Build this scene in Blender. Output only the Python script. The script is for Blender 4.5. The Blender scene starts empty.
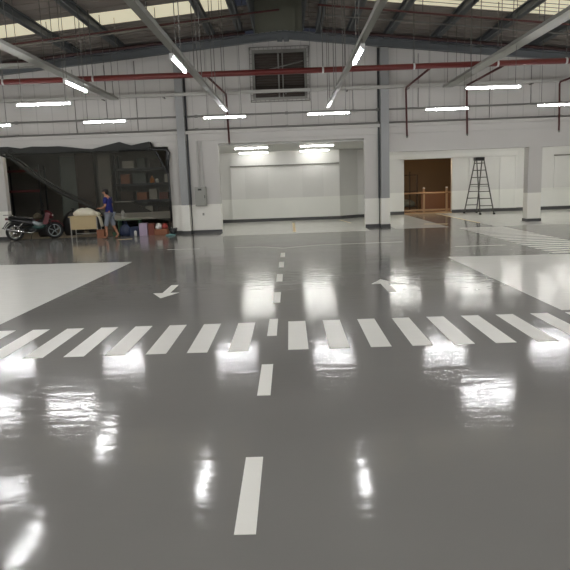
import bpy, bmesh, math, random
from mathutils import Vector, Matrix
random.seed(7)
S = bpy.context.scene
C = S.collection
PI = math.pi

# ------------------------------------------------------------------ materials
def lin(c):
    return tuple((v/12.92 if v <= .04045 else ((v+.055)/1.055)**2.4) for v in (x/255 for x in c))

def mat(name, rgb, rough=.5, metal=0., spec=.5, noise=0., scale=8., emit=None, strength=0.):
    m = bpy.data.materials.new(name); m.use_nodes = True
    nt = m.node_tree; b = nt.nodes['Principled BSDF']
    c = lin(rgb)
    b.inputs['Base Color'].default_value = (*c, 1)
    b.inputs['Roughness'].default_value = rough
    b.inputs['Metallic'].default_value = metal
    b.inputs['Specular IOR Level'].default_value = spec
    if noise:
        tc = nt.nodes.new('ShaderNodeTexCoord'); n = nt.nodes.new('ShaderNodeTexNoise')
        n.inputs['Scale'].default_value = scale; n.inputs['Detail'].default_value = 4
        r = nt.nodes.new('ShaderNodeMix'); r.data_type = 'RGBA'
        r.inputs[6].default_value = (*[v*(1-noise) for v in c], 1)
        r.inputs[7].default_value = (*[min(1, v*(1+noise)) for v in c], 1)
        nt.links.new(tc.outputs['Object'], n.inputs['Vector'])
        nt.links.new(n.outputs['Fac'], r.inputs[0]); nt.links.new(r.outputs[2], b.inputs['Base Color'])
    if emit:
        b.inputs['Emission Color'].default_value = (*lin(emit), 1)
        b.inputs['Emission Strength'].default_value = strength
    return m

def wall_mat(name, upper, lower, line=.97, seam=0., seam_from=3.4):
    """two coats of paint: a pale gloss dado under a light grey upper coat; vertical sheet seams high up"""
    m = mat(name, upper, .45); nt = m.node_tree; b = nt.nodes['Principled BSDF']
    g = nt.nodes.new('ShaderNodeNewGeometry'); s = nt.nodes.new('ShaderNodeSeparateXYZ')
    nt.links.new(g.outputs['Position'], s.inputs[0])
    gt = nt.nodes.new('ShaderNodeMath'); gt.operation = 'GREATER_THAN'; gt.inputs[1].default_value = line
    nt.links.new(s.outputs['Z'], gt.inputs[0])
    mx = nt.nodes.new('ShaderNodeMix'); mx.data_type = 'RGBA'
    mx.inputs[6].default_value = (*lin(lower), 1); mx.inputs[7].default_value = (*lin(upper), 1)
    nt.links.new(gt.outputs[0], mx.inputs[0])
    out = mx.outputs[2]
    n = nt.nodes.new('ShaderNodeTexNoise'); n.inputs['Scale'].default_value = .9; n.inputs['Detail'].default_value = 5
    nt.links.new(g.outputs['Position'], n.inputs['Vector'])
    rr = nt.nodes.new('ShaderNodeMapRange'); rr.inputs[3].default_value = .93; rr.inputs[4].default_value = 1.05
    nt.links.new(n.outputs['Fac'], rr.inputs[0])
    mul = nt.nodes.new('ShaderNodeMix'); mul.data_type = 'RGBA'; mul.blend_type = 'MULTIPLY'; mul.inputs[0].default_value = 1
    nt.links.new(out, mul.inputs[6]); nt.links.new(rr.outputs[0], mul.inputs[7]); out = mul.outputs[2]
    if seam:
        d = nt.nodes.new('ShaderNodeMath'); d.operation = 'MULTIPLY'; d.inputs[1].default_value = 1/seam
        nt.links.new(s.outputs['X'], d.inputs[0])
        f = nt.nodes.new('ShaderNodeMath'); f.operation = 'FRACT'; nt.links.new(d.outputs[0], f.inputs[0])
        lt = nt.nodes.new('ShaderNodeMath'); lt.operation = 'LESS_THAN'; lt.inputs[1].default_value = .06
        nt.links.new(f.outputs[0], lt.inputs[0])
        hi = nt.nodes.new('ShaderNodeMath'); hi.operation = 'GREATER_THAN'; hi.inputs[1].default_value = seam_from
        nt.links.new(s.outputs['Z'], hi.inputs[0])
        an = nt.nodes.new('ShaderNodeMath'); an.operation = 'MULTIPLY'
        nt.links.new(lt.outputs[0], an.inputs[0]); nt.links.new(hi.outputs[0], an.inputs[1])
        sm = nt.nodes.new('ShaderNodeMix'); sm.data_type = 'RGBA'
        sm.inputs[7].default_value = (*lin(tuple(v*.91 for v in upper)), 1)
        nt.links.new(an.outputs[0], sm.inputs[0]); nt.links.new(out, sm.inputs[6]); out = sm.outputs[2]
    nt.links.new(out, b.inputs['Base Color'])
    rm = nt.nodes.new('ShaderNodeMapRange'); rm.inputs[3].default_value = .3; rm.inputs[4].default_value = .6
    nt.links.new(gt.outputs[0], rm.inputs[0]); nt.links.new(rm.outputs[0], b.inputs['Roughness'])
    return m

def epoxy(name, rgb, vary=.1, rough=.1, bump=.0018, spec=.17):
    """rolled epoxy coat: glossy, slightly rippled across, with faint scuffs"""
    m = mat(name, rgb, rough, 0, spec); nt = m.node_tree; b = nt.nodes['Principled BSDF']
    g = nt.nodes.new('ShaderNodeNewGeometry')
    mp = nt.nodes.new('ShaderNodeMapping'); mp.inputs['Scale'].default_value = (3.2, 11, 1)
    nt.links.new(g.outputs['Position'], mp.inputs[0])
    n = nt.nodes.new('ShaderNodeTexNoise'); n.inputs['Scale'].default_value = 1.0; n.inputs['Detail'].default_value = 3
    nt.links.new(mp.outputs[0], n.inputs['Vector'])
    n2 = nt.nodes.new('ShaderNodeTexNoise'); n2.inputs['Scale'].default_value = 1.1; n2.inputs['Detail'].default_value = 2
    nt.links.new(g.outputs['Position'], n2.inputs['Vector'])
    add = nt.nodes.new('ShaderNodeMath'); add.operation = 'MULTIPLY_ADD'; add.inputs[1].default_value = 2.5
    nt.links.new(n2.outputs['Fac'], add.inputs[0]); nt.links.new(n.outputs['Fac'], add.inputs[2])
    bp = nt.nodes.new('ShaderNodeBump'); bp.inputs['Strength'].default_value = 1; bp.inputs['Distance'].default_value = bump
    nt.links.new(add.outputs[0], bp.inputs['Height']); nt.links.new(bp.outputs[0], b.inputs['Normal'])
    n3 = nt.nodes.new('ShaderNodeTexNoise'); n3.inputs['Scale'].default_value = .55; n3.inputs['Detail'].default_value = 6
    nt.links.new(g.outputs['Position'], n3.inputs['Vector'])
    c = lin(rgb)
    r = nt.nodes.new('ShaderNodeMix'); r.data_type = 'RGBA'
    r.inputs[6].default_value = (*[v*(1-vary) for v in c], 1); r.inputs[7].default_value = (*[v*(1+vary) for v in c], 1)
    nt.links.new(n3.outputs['Fac'], r.inputs[0]); nt.links.new(r.outputs[2], b.inputs['Base Color'])
    rr = nt.nodes.new('ShaderNodeMapRange'); rr.inputs[1].default_value = .3; rr.inputs[2].default_value = .7
    rr.inputs[3].default_value = rough*.8; rr.inputs[4].default_value = rough*1.25
    nt.links.new(n.outputs['Fac'], rr.inputs[0]); nt.links.new(rr.outputs[0], b.inputs['Roughness'])
    return m

M = {}
M['floor'] = epoxy('grey_epoxy', (124, 122, 117))
M['paint'] = epoxy('white_floor_paint', (236, 235, 227), .03, .13, .0016, .17)
M['marking'] = epoxy('white_marking_paint', (232, 230, 221), .03, .35, .003, .3)
M['beige_floor'] = mat('beige_concrete', (150, 138, 120), .5, noise=.12, scale=1.2)
M['wall'] = wall_mat('hall_wall_paint', (190, 187, 182), (232, 230, 221), seam=.52)
M['bay_wall'] = wall_mat('bay_wall_paint', (216, 215, 212), (234, 234, 229))
M['bay_ceiling'] = mat('bay_ceiling_paint', (200, 200, 197), .7)
M['panel'] = wall_mat('board_paint', (222, 221, 218), (234, 234, 229))
M['skirting'] = mat('dark_skirting', (70, 70, 70), .4)
M['side'] = mat('hall_side_wall', (176, 174, 170), .7)
M['roof'] = mat('roof_sheet', (138, 130, 123), .6, noise=.1, scale=2)
M['purlin'] = mat('blue_grey_steel', (100, 104, 106), .5, .0)
M['column'] = mat('grey_blue_column_paint', (146, 147, 146), .45)
M['column_dark'] = mat('dark_conduit', (74, 76, 79), .5)
M['tray'] = mat('galvanised_tray', (150, 150, 143), .45, .25)
M['conduit'] = mat('pale_conduit', (170, 168, 162), .5)
M['rail'] = mat('grey_wall_rail', (126, 124, 120), .5)
M['red'] = mat('red_oxide_pipe', (112, 44, 40), .4)
M['redthin'] = mat('dark_red_pipe', (84, 42, 40), .5)
M['redroof'] = mat('brown_red_pipe', (62, 40, 38), .6)  # dark reddish brown, darker than the other red pipes
M['wire'] = mat('hanger_wire', (110, 108, 104), .5, .4)
M['white_metal'] = mat('white_enamel', (215, 215, 212), .4)
M['tube'] = mat('lit_tube', (255, 255, 255), .5, emit=(250, 250, 251), strength=118)
M['tube_warm'] = mat('lit_bay_tube', (255, 255, 255), .5, emit=(255, 254, 248), strength=46)
M['skylight'] = mat('translucent_sheet', (200, 195, 170), .6, emit=(236, 228, 198), strength=.62)  # even glow stands in for light coming through the sheet
M['ridge'] = mat('ridge_sheet', (136, 136, 120), .7)
M['black'] = mat('black_plastic', (22, 22, 23), .4)
M['rubber'] = mat('tyre_rubber', (20, 20, 20), .75)
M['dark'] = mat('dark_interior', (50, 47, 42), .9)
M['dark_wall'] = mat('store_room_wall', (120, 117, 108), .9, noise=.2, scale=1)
M['brown_wall'] = mat('brown_render', (122, 104, 84), .85, noise=.06, scale=1)
M['tan_metal'] = mat('tan_rail', (176, 144, 108), .5)
M['louvre'] = mat('brown_louvre', (62, 52, 44), .6)
M['frame'] = mat('window_frame', (128, 126, 120), .5)
M['tape'] = mat('ochre_floor_tape', (214, 192, 146), .5)
M['aluminium'] = mat('dull_aluminium', (92, 90, 86), .4, .5)
M['grey_box'] = mat('grey_enamel_box', (148, 148, 140), .45)
M['skin'] = mat('skin', (164, 116, 90), .6)
M['hair'] = mat('black_hair', (22, 19, 18), .6)
M['shirt'] = mat('royal_blue_cotton', (20, 28, 98), .8)
M['shorts'] = mat('grey_denim', (128, 134, 142), .85)
M['sandal'] = mat('brown_sandal', (92, 62, 44), .7)
M['bike_red'] = mat('red_fairing', (86, 25, 31), .3)
M['bike_grey'] = mat('silver_panel', (150, 158, 158), .35, .3)
M['chrome'] = mat('chrome', (200, 200, 198), .2, .9)
M['bike_dark'] = mat('dark_engine', (36, 38, 38), .45, .4)
M['teal'] = mat('dark_teal_panel', (32, 66, 60), .4)
M['cream'] = mat('cream_cloth', (226, 220, 200), .9, noise=.06, scale=6)
M['tan'] = mat('tan_board', (188, 168, 128), .6, noise=.05, scale=3)
M['carton'] = mat('brown_carton', (140, 92, 66), .8)
M['redcarton'] = mat('rust_carton', (122, 68, 56), .75)
M['blue'] = mat('dark_blue_plastic', (34, 46, 74), .5)
M['lilac'] = mat('lilac_box', (178, 160, 182), .6)
M['cyan'] = mat('teal_cloth', (120, 168, 168), .8)
M['green'] = mat('green_plastic', (58, 92, 66), .5)
M['pale_green'] = mat('pale_green_board', (140, 150, 128), .6)
M['white_plastic'] = mat('white_plastic', (216, 214, 206), .45)
M['pale'] = mat('pale_worktop', (172, 168, 156), .6)
M['slate'] = mat('grey_green_board', (92, 98, 92), .8)
M['umber'] = mat('dark_brown_board', (58, 48, 40), .8)
M['orange'] = mat('orange_lamp_colour', (206, 128, 56), .5)
M['rack_red'] = mat('red_rack_beam', (84, 40, 38), .5)

def net_mat():
    m = bpy.data.materials.new('black_shade_net'); m.use_nodes = True; nt = m.node_tree
    b = nt.nodes['Principled BSDF']; b.inputs['Base Color'].default_value = (*lin((66, 66, 60)), 1); b.inputs['Roughness'].default_value = .8
    t = nt.nodes.new('ShaderNodeBsdfTransparent'); mx = nt.nodes.new('ShaderNodeMixShader')
    tc = nt.nodes.new('ShaderNodeTexCoord'); n = nt.nodes.new('ShaderNodeTexNoise'); n.inputs['Scale'].default_value = 1.2
    nt.links.new(tc.outputs['Object'], n.inputs['Vector'])
    r = nt.nodes.new('ShaderNodeMapRange'); r.inputs[1].default_value = .35; r.inputs[2].default_value = .65
    r.inputs[3].default_value = .34; r.inputs[4].default_value = .5
    nt.links.new(n.outputs['Fac'], r.inputs[0]); nt.links.new(r.outputs[0], mx.inputs[0])
    nt.links.new(t.outputs[0], mx.inputs[1]); nt.links.new(b.outputs[0], mx.inputs[2])
    nt.links.new(mx.outputs[0], nt.nodes['Material Output'].inputs[0])
    return m
M['net'] = net_mat()
M['tube_dim'] = mat('added_store_tube', (255, 255, 255), .5, emit=(255, 246, 226), strength=55)

# ------------------------------------------------------------------ mesh building
class MB:
    def __init__(s): s.bm = bmesh.new()
    def box(s, x0, x1, y0, y1, z0, z1, bev=0., mx=None):
        r = bmesh.ops.create_cube(s.bm, size=1)
        vs = r['verts']
        for v in vs:
            v.co = Vector(((x0+x1)/2+v.co.x*(x1-x0), (y0+y1)/2+v.co.y*(y1-y0), (z0+z1)/2+v.co.z*(z1-z0)))
        if bev:
            es = list({e for v in vs for e in v.link_edges})
            bmesh.ops.bevel(s.bm, geom=es, offset=bev, segments=2, affect='EDGES', profile=.6)
            if mx: raise ValueError
        elif mx:
            for v in vs: v.co = mx @ v.co
        return s
    def rings(s, rings, cap=True, smooth=True):
        vr = [[s.bm.verts.new(p) for p in r] for r in rings]
        n = len(vr[0])
        for a, b in zip(vr, vr[1:]):
            for i in range(n):
                f = s.bm.faces.new((a[i], a[(i+1) % n], b[(i+1) % n], b[i])); f.smooth = smooth
        if cap:
            s.bm.faces.new(list(reversed(vr[0]))); s.bm.faces.new(vr[-1])
        return s
    def tube(s, pts, rad, n=8, cap=True):
        pts = [Vector(p) for p in pts]
        if not isinstance(rad, (list, tuple)): rad = [rad]*len(pts)
        out = []; prev = None
        for i, p in enumerate(pts):
            d = (pts[min(i+1, len(pts)-1)]-pts[max(i-1, 0)]).normalized()
            if prev is None:
                u = d.orthogonal().normalized()
            else:
                u = (prev-d*prev.dot(d)).normalized()
            prev = u; w = d.cross(u)
            out.append([p+(u*math.cos(2*PI*k/n)+w*math.sin(2*PI*k/n))*rad[i] for k in range(n)])
        return s.rings(out, cap)
    def ell(s, c, r, n=12, mx=None):
        rs = bmesh.ops.create_uvsphere(s.bm, u_segments=n, v_segments=max(6, n//2+2), radius=1)
        for v in rs['verts']:
            p = Vector((v.co.x*r[0], v.co.y*r[1], v.co.z*r[2]))
            v.co = Vector(c)+(mx @ p if mx else p)
        for f in {f for v in rs['verts'] for f in v.link_faces}: f.smooth = True
        return s
    def torus(s, c, R, r, ax='y', n=28, k=8):
        vs = []
        for i in range(n):
            a = 2*PI*i/n; ring = []
            for j in range(k):
                b = 2*PI*j/k; q = R+r*math.cos(b); h = r*math.sin(b)
                p = (q*math.cos(a), h, q*math.sin(a)) if ax == 'y' else (q*math.cos(a), q*math.sin(a), h)
                ring.append(s.bm.verts.new(Vector(c)+Vector(p)))
            vs.append(ring)
        for i in range(n):
            for j in range(k):
                f = s.bm.faces.new((vs[i][j], vs[(i+1) % n][j], vs[(i+1) % n][(j+1) % k], vs[i][(j+1) % k])); f.smooth = True
        return s
    def prism(s, poly, axis, a, b):
        """poly in the two other axes, extruded along axis from a to b"""
        def P(u, v, w):
            return {'x': (w, u, v), 'y': (u, w, v), 'z': (u, v, w)}[axis]
        A = [s.bm.verts.new(P(u, v, a)) for u, v in poly]; B = [s.bm.verts.new(P(u, v, b)) for u, v in poly]
        n = len(poly)
        for i in range(n): s.bm.faces.new((A[i], A[(i+1) % n], B[(i+1) % n], B[i]))
        s.bm.faces.new(list(reversed(A))); s.bm.faces.new(B)
        return s
    def heap(s, c, r, seed=0, amp=.25, n=18):
        """a slumped bag / cloth heap resting flat on z = c.z"""
        rnd = random.Random(seed); ph = [rnd.uniform(0, 6.28) for _ in range(6)]
        rs = bmesh.ops.create_uvsphere(s.bm, u_segments=n, v_segments=10, radius=1)
        for v in rs['verts']:
            a = math.atan2(v.co.y, v.co.x); z = v.co.z
            k = 1+amp*(.5*math.sin(3*a+ph[0])+.35*math.sin(5*a+ph[1]+2*z)+.3*math.sin(7*a+4*z+ph[2]))
            zz = max(z, -.55)+.55
            v.co = Vector(c)+Vector((v.co.x*r[0]*k, v.co.y*r[1]*k, zz/1.55*r[2]*(1+amp*.4*math.sin(2*a+ph[3]))))
        for f in {f for v in rs['verts'] for f in v.link_faces}: f.smooth = True
        return s
    def build(s, name, m, parent=None, local=False):
        bmesh.ops.recalc_face_normals(s.bm, faces=s.bm.faces)
        me = bpy.data.meshes.new(name)
        if parent is not None and not local:
            q = parent; off = Vector()
            while q is not None: off += q.location; q = q.parent
            bmesh.ops.translate(s.bm, verts=s.bm.verts, vec=-off)
        s.bm.to_mesh(me); s.bm.free()
        me.materials.append(m if not isinstance(m, str) else M[m])
        o = bpy.data.objects.new(name, me); C.objects.link(o)
        if parent is not None: o.parent = parent
        return o

def tag(o, label, cat, group=None, kind=None):
    o['label'] = label; o['category'] = cat
    if group: o['group'] = group
    if kind: o['kind'] = kind
    return o
def thing(name, label, cat, loc=(0, 0, 0), group=None, rz=0.):
    o = bpy.data.objects.new(name, None); C.objects.link(o); o.empty_display_size = .1
    o.location = loc; o.rotation_euler.z = rz
    return tag(o, label, cat, group)
def solo(mb, name, m, label, cat, group=None, loc=None):
    """a thing that is one mesh; origin moved to loc"""
    if loc is not None:
        bmesh.ops.translate(mb.bm, verts=mb.bm.verts, vec=-Vector(loc))
    o = mb.build(name, m)
    if loc is not None: o.location = loc
    return tag(o, label, cat, group)
def struct(mb, name, m, parent=None):
    o = mb.build(name, m, parent)
    if parent is None: o['kind'] = 'structure'
    return o

# ------------------------------------------------------------------ dimensions (metres; X along the end wall, Y towards it)
WY = 21.2                       # face of the end wall
XL, XR, YB = -13.0, 13.0, -7.0
RIDGE = 6.19
SL, SR = .0855, .111            # roof pitch left / right of the ridge
def eave(x): return RIDGE-(SL*-x if x < 0 else SR*x)     # underside of the end rafter
DECK = .47

# ------------------------------------------------------------------ shell
b = MB(); b.box(XL, XR, YB, WY, -.2, 0); b.box(-4.0, XR, WY, 28, -.2, 0); struct(b, 'floor', 'floor')
b = MB(); b.box(XL, -4.0, WY, 28, -.2, 0); struct(b, 'floor_storeroom', 'beige_floor')
b = MB(); b.box(4.0, 8.5, 28.0, 32.6, -.2, 0); struct(b, 'floor_lobby', mat('lobby_floor', (150, 112, 78), .5))

b = MB()
wx0, wx1, wz0, wz1 = -1.03, .66, 4.36, 5.84
T = WY+.25
b.prism([(XL, 3.1), (wx0, 3.1), (wx0, eave(wx0)+.3), (XL, eave(XL)+.3)], 'y', WY, T)
b.prism([(wx1, 3.1), (XR, 3.1), (XR, eave(XR)+.3), (wx1, eave(wx1)+.3)], 'y', WY, T)
b.prism([(wx0, 3.1), (wx1, 3.1), (wx1, wz0), (wx0, wz0)], 'y', WY, T)
b.prism([(wx0, wz1), (wx1, wz1), (wx1, eave(wx1)+.3), (0, RIDGE+.3), (wx0, eave(wx0)+.3)], 'y', WY, T)
b.box(XL, -9.6, WY, T, 0, 3.1)
b.box(-9.6, -4.0, WY, T, 2.93, 3.1)
b.box(-4.0, -2.32, WY, T, 0, 3.1)
b.box(-2.32, 2.56, WY, T, 2.96, 3.1)
b.box(2.56, 3.38, WY, T, 0, 3.1)
b.box(3.38, XR, WY, T, 2.48, 3.1)
b.box(12.4, XR, WY, T, 0, 2.48)
struct(b, 'wall_back', 'wall')
b = MB(); b.box(XL-.2, XL, YB, WY+.25, 0, 5.6); struct(b, 'wall_left', 'side')
b = MB(); b.box(XR, XR+.2, YB, WY+.25, 0, 5.6); struct(b, 'wall_right', 'side')
b = MB(); b.prism([(XL, 0), (XR, 0), (XR, eave(XR)+.5), (0, RIDGE+.5), (XL, eave(XL)+.5)], 'y', YB-.2, YB); struct(b, 'wall_front', 'side')
# drip ledge along the end wall
b = MB(); b.box(XL, XR, WY-.14, WY, 3.3, 3.4); b.box(XL, XR, WY-.05, WY, 3.08, 3.3); struct(b, 'trim_1', 'wall')

# roof deck in panels left and right of a raised ridge vent, skylight strips left open in it
def deck(x): return eave(x)+DECK
def roof_strip(b, x0, x1, y0, y1, t=.04):
    b.prism([(x0, deck(x0)), (x1, deck(x1)), (x1, deck(x1)+t), (x0, deck(x0)+t)], 'y', y0, y1)
RVL, RVR = -.95, .62            # ridge vent
LY = (17.45, 18.65); RY = (16.6, 17.9)
b = MB()
for (y0, y1) in ((YB, 5.0), (6.2, LY[0]), (LY[1], WY+.25)): roof_strip(b, XL, RVL, y0, y1)
for (y0, y1) in ((YB, 5.0), (6.2, RY[0]), (RY[1], WY+.25)): roof_strip(b, RVR, XR, y0, y1)
roof_strip(b, XL, RVL, 5.0, 6.2); roof_strip(b, RVR, XR, 5.0, 6.2)
for i in range(-48, 50):        # profiled ribs of the sheeting
    y = i*.5
    if y < YB+.2 or y > WY: continue
    if not (LY[0]-.05 < y < LY[1]+.05): b.prism([(XL, deck(XL)-.02), (RVL, deck(RVL)-.02), (RVL, deck(RVL)), (XL, deck(XL))], 'y', y-.02, y+.02)
    if not (RY[0]-.05 < y < RY[1]+.05): b.prism([(RVR, deck(RVR)-.02), (XR, deck(XR)-.02), (XR, deck(XR)), (RVR, deck(RVR))], 'y', y-.02, y+.02)
ceiling = struct(b, 'ceiling', 'roof')
b = MB()
b.box(RVL-.02, RVL+.02, YB, WY+.25, deck(RVL)-.22, 7.9); b.box(RVR-.02, RVR+.02, YB, WY+.25, deck(RVR)-.22, 7.9)
b.box(RVL, RVR, YB, WY+.25, 7.9, 7.95)
struct(b, 'ceiling_vent_cheeks', 'purlin')
b = MB(); b.box(RVL, RVR, WY+.02, WY+.1, 6.3, 7.9)
for k in range(8): b.box(RVL+.1+k*.2, RVL+.15+k*.2, WY-.02, WY+.02, 6.3, 7.9)
struct(b, 'wall_ridge', 'ridge')
# translucent strips, one panel between each pair of purlins
PX = [-11.1, -9.65, -8.2, -6.7, -5.25, -3.75, -2.3, -1.4, 1.1, 2.1, 3.3, 4.8, 6.3, 7.9, 9.4, 11.0]
k = 2
for i in range(len(PX)-1):
    x0, x1 = PX[i], PX[i+1]
    if x0 < 0 < x1: continue
    y0, y1 = LY if x1 < 0 else RY
    b = MB(); b.prism([(x0, deck(x0)+.005), (x1, deck(x1)+.005), (x1, deck(x1)+.03), (x0, deck(x0)+.03)], 'y', y0, y1)
    o = struct(b, 'window_%d' % k, 'skylight'); k += 1
    if x1 < 0: continue
    b = MB()
    for q in range(1, 4):
        y = y0+(y1-y0)*q/4
        b.prism([(x0, deck(x0)-.015), (x1, deck(x1)-.015), (x1, deck(x1)+.005), (x0, deck(x0)+.005)], 'y', y-.007, y+.007)
    b.build('window_bars', 'conduit', o)

# purlins running towards the end wall
ORD = ['first', 'second', 'third', 'fourth', 'fifth', 'sixth', 'seventh', 'eighth', 'ninth']
LP = [x for x in PX if x < 0][::-1]; RP = [x for x in PX if x > 0]
for side, lst in (('left', LP), ('right', RP)):
    for i, x in enumerate(lst):
        if abs(x) > 9.7: lab = None
        z0 = eave(x)+.24; h = deck(x)-z0
        b = MB(); b.box(x-.02, x+.02, YB, WY-.02, z0, deck(x)-.005)
        b.box(x-.09, x+.09, YB, WY-.02, z0, z0+.03); b.box(x-.09, x+.09, YB, WY-.02, deck(x)-.035, deck(x)-.01)
        solo(b, 'roof_beam', 'purlin', 'dark steel roof beam running to the end wall, %s one to the %s of the ridge' % (ORD[i], side), 'roof beam', 'roof beams under the sheeting', (x, 7, z0))
# end rafter
for side, xa, xb in (('left', XL, 0), ('right', 0, XR)):
    b = MB()
    def band(dz0, dz1, y0, y1):
        b.prism([(xa, eave(xa)+dz0), (xb, eave(xb)+dz0), (xb, eave(xb)+dz1), (xa, eave(xa)+dz1)], 'y', y0, y1)
    band(0, .03, WY-.2, WY-.02); band(.03, .21, WY-.12, WY-.09); band(.21, .24, WY-.2, WY-.02)
    solo(b, 'rafter', 'purlin', 'dark sloping steel rafter on top of the end wall, %s of the ridge' % side, 'rafter', 'rafters along the gable', ((xa+xb)/2, WY-.1, eave((xa+xb)/2)))
b = MB(); b.box(-.22, -.06, WY-.24, WY-.2, 6.08, 6.34); b.box(.0, .16, WY-.24, WY-.2, 6.08, 6.34)
solo(b, 'rafter_joint_plate', 'purlin', 'small bolted joint plates at the peak where the two rafters meet', 'plate', None, (0, WY-.2, 6.08))

# ------------------------------------------------------------------ gable window
w = MB(); w.box(wx0, wx1, WY+.16, WY+.2, wz0, wz1); win = struct(w, 'window_1', 'louvre')
b = MB()
for k in range(17): b.box(wx0+.06, wx1-.06, WY+.09, WY+.15, wz0+.1+k*.083, wz0+.135+k*.083)
b.build('louvres', 'louvre', win)
b = MB()
b.box(wx0-.05, wx0+.03, WY-.04, WY+.16, wz0-.05, wz1+.05); b.box(wx1-.03, wx1+.05, WY-.04, WY+.16, wz0-.05, wz1+.05)
b.box(wx0+.03, wx1-.03, WY-.04, WY+.16, wz1-.05, wz1+.05); b.box(wx0+.03, wx1-.03, WY-.04, WY+.16, wz0-.05, wz0+.03)
b.box(-.24, -.19, WY-.02, WY+.15, wz0+.03, wz1-.05); b.box(-.1, -.06, WY-.02, WY+.15, wz0+.03, wz1-.05)
b.build('window_frame', 'frame', win)
b = MB()
for (xa, za, xb, zb) in ((wx0-.12, wz1+.12, wx1+.12, wz1+.12), (wx0-.12, wz0-.12, wx1+.12, wz0-.12), (wx0-.12, wz0-.12, wx0-.12, wz1+.12), (wx1+.12, wz0-.12, wx1+.12, wz1+.12)):
    b.tube([(xa, WY-.1, za), (xb, WY-.1, zb)], .012, 6)
for k in range(14):
    x = wx0-.1+k*.148
    b.tube([(x, WY-.1, wz1+.12), (x, WY-.02, wz1+.03)], .007, 5); b.tube([(x, WY-.1, wz0-.12), (x, WY-.02, wz0-.03)], .007, 5)
for k in range(12):
    z = wz0-.05+k*.145
    b.tube([(wx0-.12, WY-.1, z), (wx0-.03, WY-.03, z)], .007, 5); b.tube([(wx1+.12, WY-.1, z), (wx1+.03, WY-.03, z)], .007, 5)
b.build('window_guard', 'frame', win)
b = MB(); b.tube([(wx0+.08, WY+.06, 5.2), (wx1-.06, WY+.06, 5.52)], .022, 6); b.build('stay_bar', 'frame', win)

# ------------------------------------------------------------------ bays behind the end wall
BC = 2.9
b = MB()                                                    # middle bay
b.box(-3.1, -2.9, T, 26.6, 0, BC); b.box(-2.9, 2.14, 26.45, 26.6, 0, BC); b.prism([(2.14, 26.45), (2.95, 27.0), (3.28, 27.0), (3.28, 27.4), (2.7, 27.4), (2.0, 26.6)], 'z', 0, BC)
b.box(-4.0, -3.1, T, T+.1, 0, BC)
struct(b, 'wall_bay_middle', 'bay_wall')
b = MB(); b.box(3.28, 3.4, T, 28.0, 0, BC); struct(b, 'wall_bay_divider', 'bay_wall')
b = MB(); b.box(-3.1, 3.28, T, 27.55, BC, BC+.1); struct(b, 'ceiling_bay_middle', 'bay_ceiling')
b = MB(); b.box(3.28, 13.0, T, 28.0, BC, BC+.1); struct(b, 'ceiling_bay_right', 'bay_ceiling')
b = MB(); b.box(3.28, 5.12, 28, 28.2, 0, BC); b.box(7.25, 13, 28, 28.2, 0, BC); b.box(5.12, 7.25, 28, 28.2, 2.41, BC)
struct(b, 'wall_bay_right', 'bay_wall')
b = MB(); b.box(12.8, 13, T, 28, 0, BC); struct(b, 'wall_bay_side', 'bay_wall')
# boarded panel across the middle bay
t = thing('sliding_partition', 'wide white boarded partition across the back of the middle bay', 'partition', (-.14, 26.4, 0))
b = MB(); b.box(-2.4, 2.1, 26.39, 26.445, .13, 2.3); b.build('board', 'panel', t)
b = MB(); b.box(-2.44, 2.12, 26.33, 26.445, 2.31, 2.35); b.build('top_shadow_rail', 'frame', t)  # grey rail colour draws the shadow line over the board
for x in (-2.42, 2.1): b = MB(); b.box(x-.03, x+.03, 26.35, 26.445, .13, 2.3); b.build('side_rail', 'panel', t)
for xa, xb in ((-1.84, -.86), (.56, 1.45)):
    b = MB(); b.box(xa, xb, 26.36, 26.388, .9, 2.3); b.build('cover_board', 'bay_wall', t)
# panels on the back wall of the right bay
b = MB(); b.box(3.4, 10.1, 27.93, 27.998, 2.43, 2.62)
solo(b, 'door_track', 'panel', 'long white sliding door track above the brown doorway', 'door track', None, (6.5, 27.96, 2.43))
for n, (xa, xb, lab) in enumerate(((7.99, 9.32, 'pale square board fixed on the wall right behind the ladder'), (11.75, 12.7, 'pale square board on the bay wall right of the square pillar'))):
    t = thing('wall_board', lab, 'board', ((xa+xb)/2, 27.97, .93), 'boards on the right bay wall')
    b = MB(); b.box(xa, xb, 27.95, 27.998, .93, 2.38); b.build('board', 'bay_wall', t)
    b = MB(); b.box(xa-.02, xb+.02, 27.93, 27.998, 2.34, 2.4); b.build('top_batten', 'frame' if n else 'panel', t)
b = MB(); b.box(10.03, 10.1, 27.93, 27.998, .13, 2.4); b.box(9.36, 10.03, 27.96, 27.998, .13, 2.38)
solo(b, 'sliding_door', 'panel', 'white sliding door panel parked at the end of its track', 'door', None, (9.7, 27.97, .13))

# skirtings
sk = lambda name, boxes: struct((lambda q: [q.box(*x) for x in boxes] and q)(MB()), name, 'skirting')
sk('baseboard_back', [(-4.0, -2.32, WY-.015, WY, 0, .1), (2.56, 3.38, WY-.015, WY, 0, .1), (XL, -9.6, WY-.015, WY, 0, .1)])
sk('baseboard_middle', [(-2.9, 2.14, 26.37, 26.45, 0, .13), (2.95, 3.28, 26.96, 27.0, 0, .13), (-2.9, -2.87, T, 26.4, 0, .13)])
b = MB(); b.prism([(2.14, 26.40), (2.97, 26.96), (2.95, 27.0), (2.12, 26.45)], 'z', 0, .13); struct(b, 'baseboard_slant', 'skirting')
sk('baseboard_right', [(3.4, 5.12, 27.96, 28, 0, .14), (7.25, 13, 27.96, 28, 0, .14)])

# square pillar between the right bays
t = thing('pillar', 'square white pillar right of the ladder', 'pillar', (8.275, 21.42, 0))
b = MB(); b.box(8.05, 8.5, 21.22, 21.62, 0, 2.48); b.build('shaft', 'wall', t)
b = MB(); b.box(8.03, 8.52, 21.2, 21.64, 0, .1); b.build('skirting', 'skirting', t)

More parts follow.
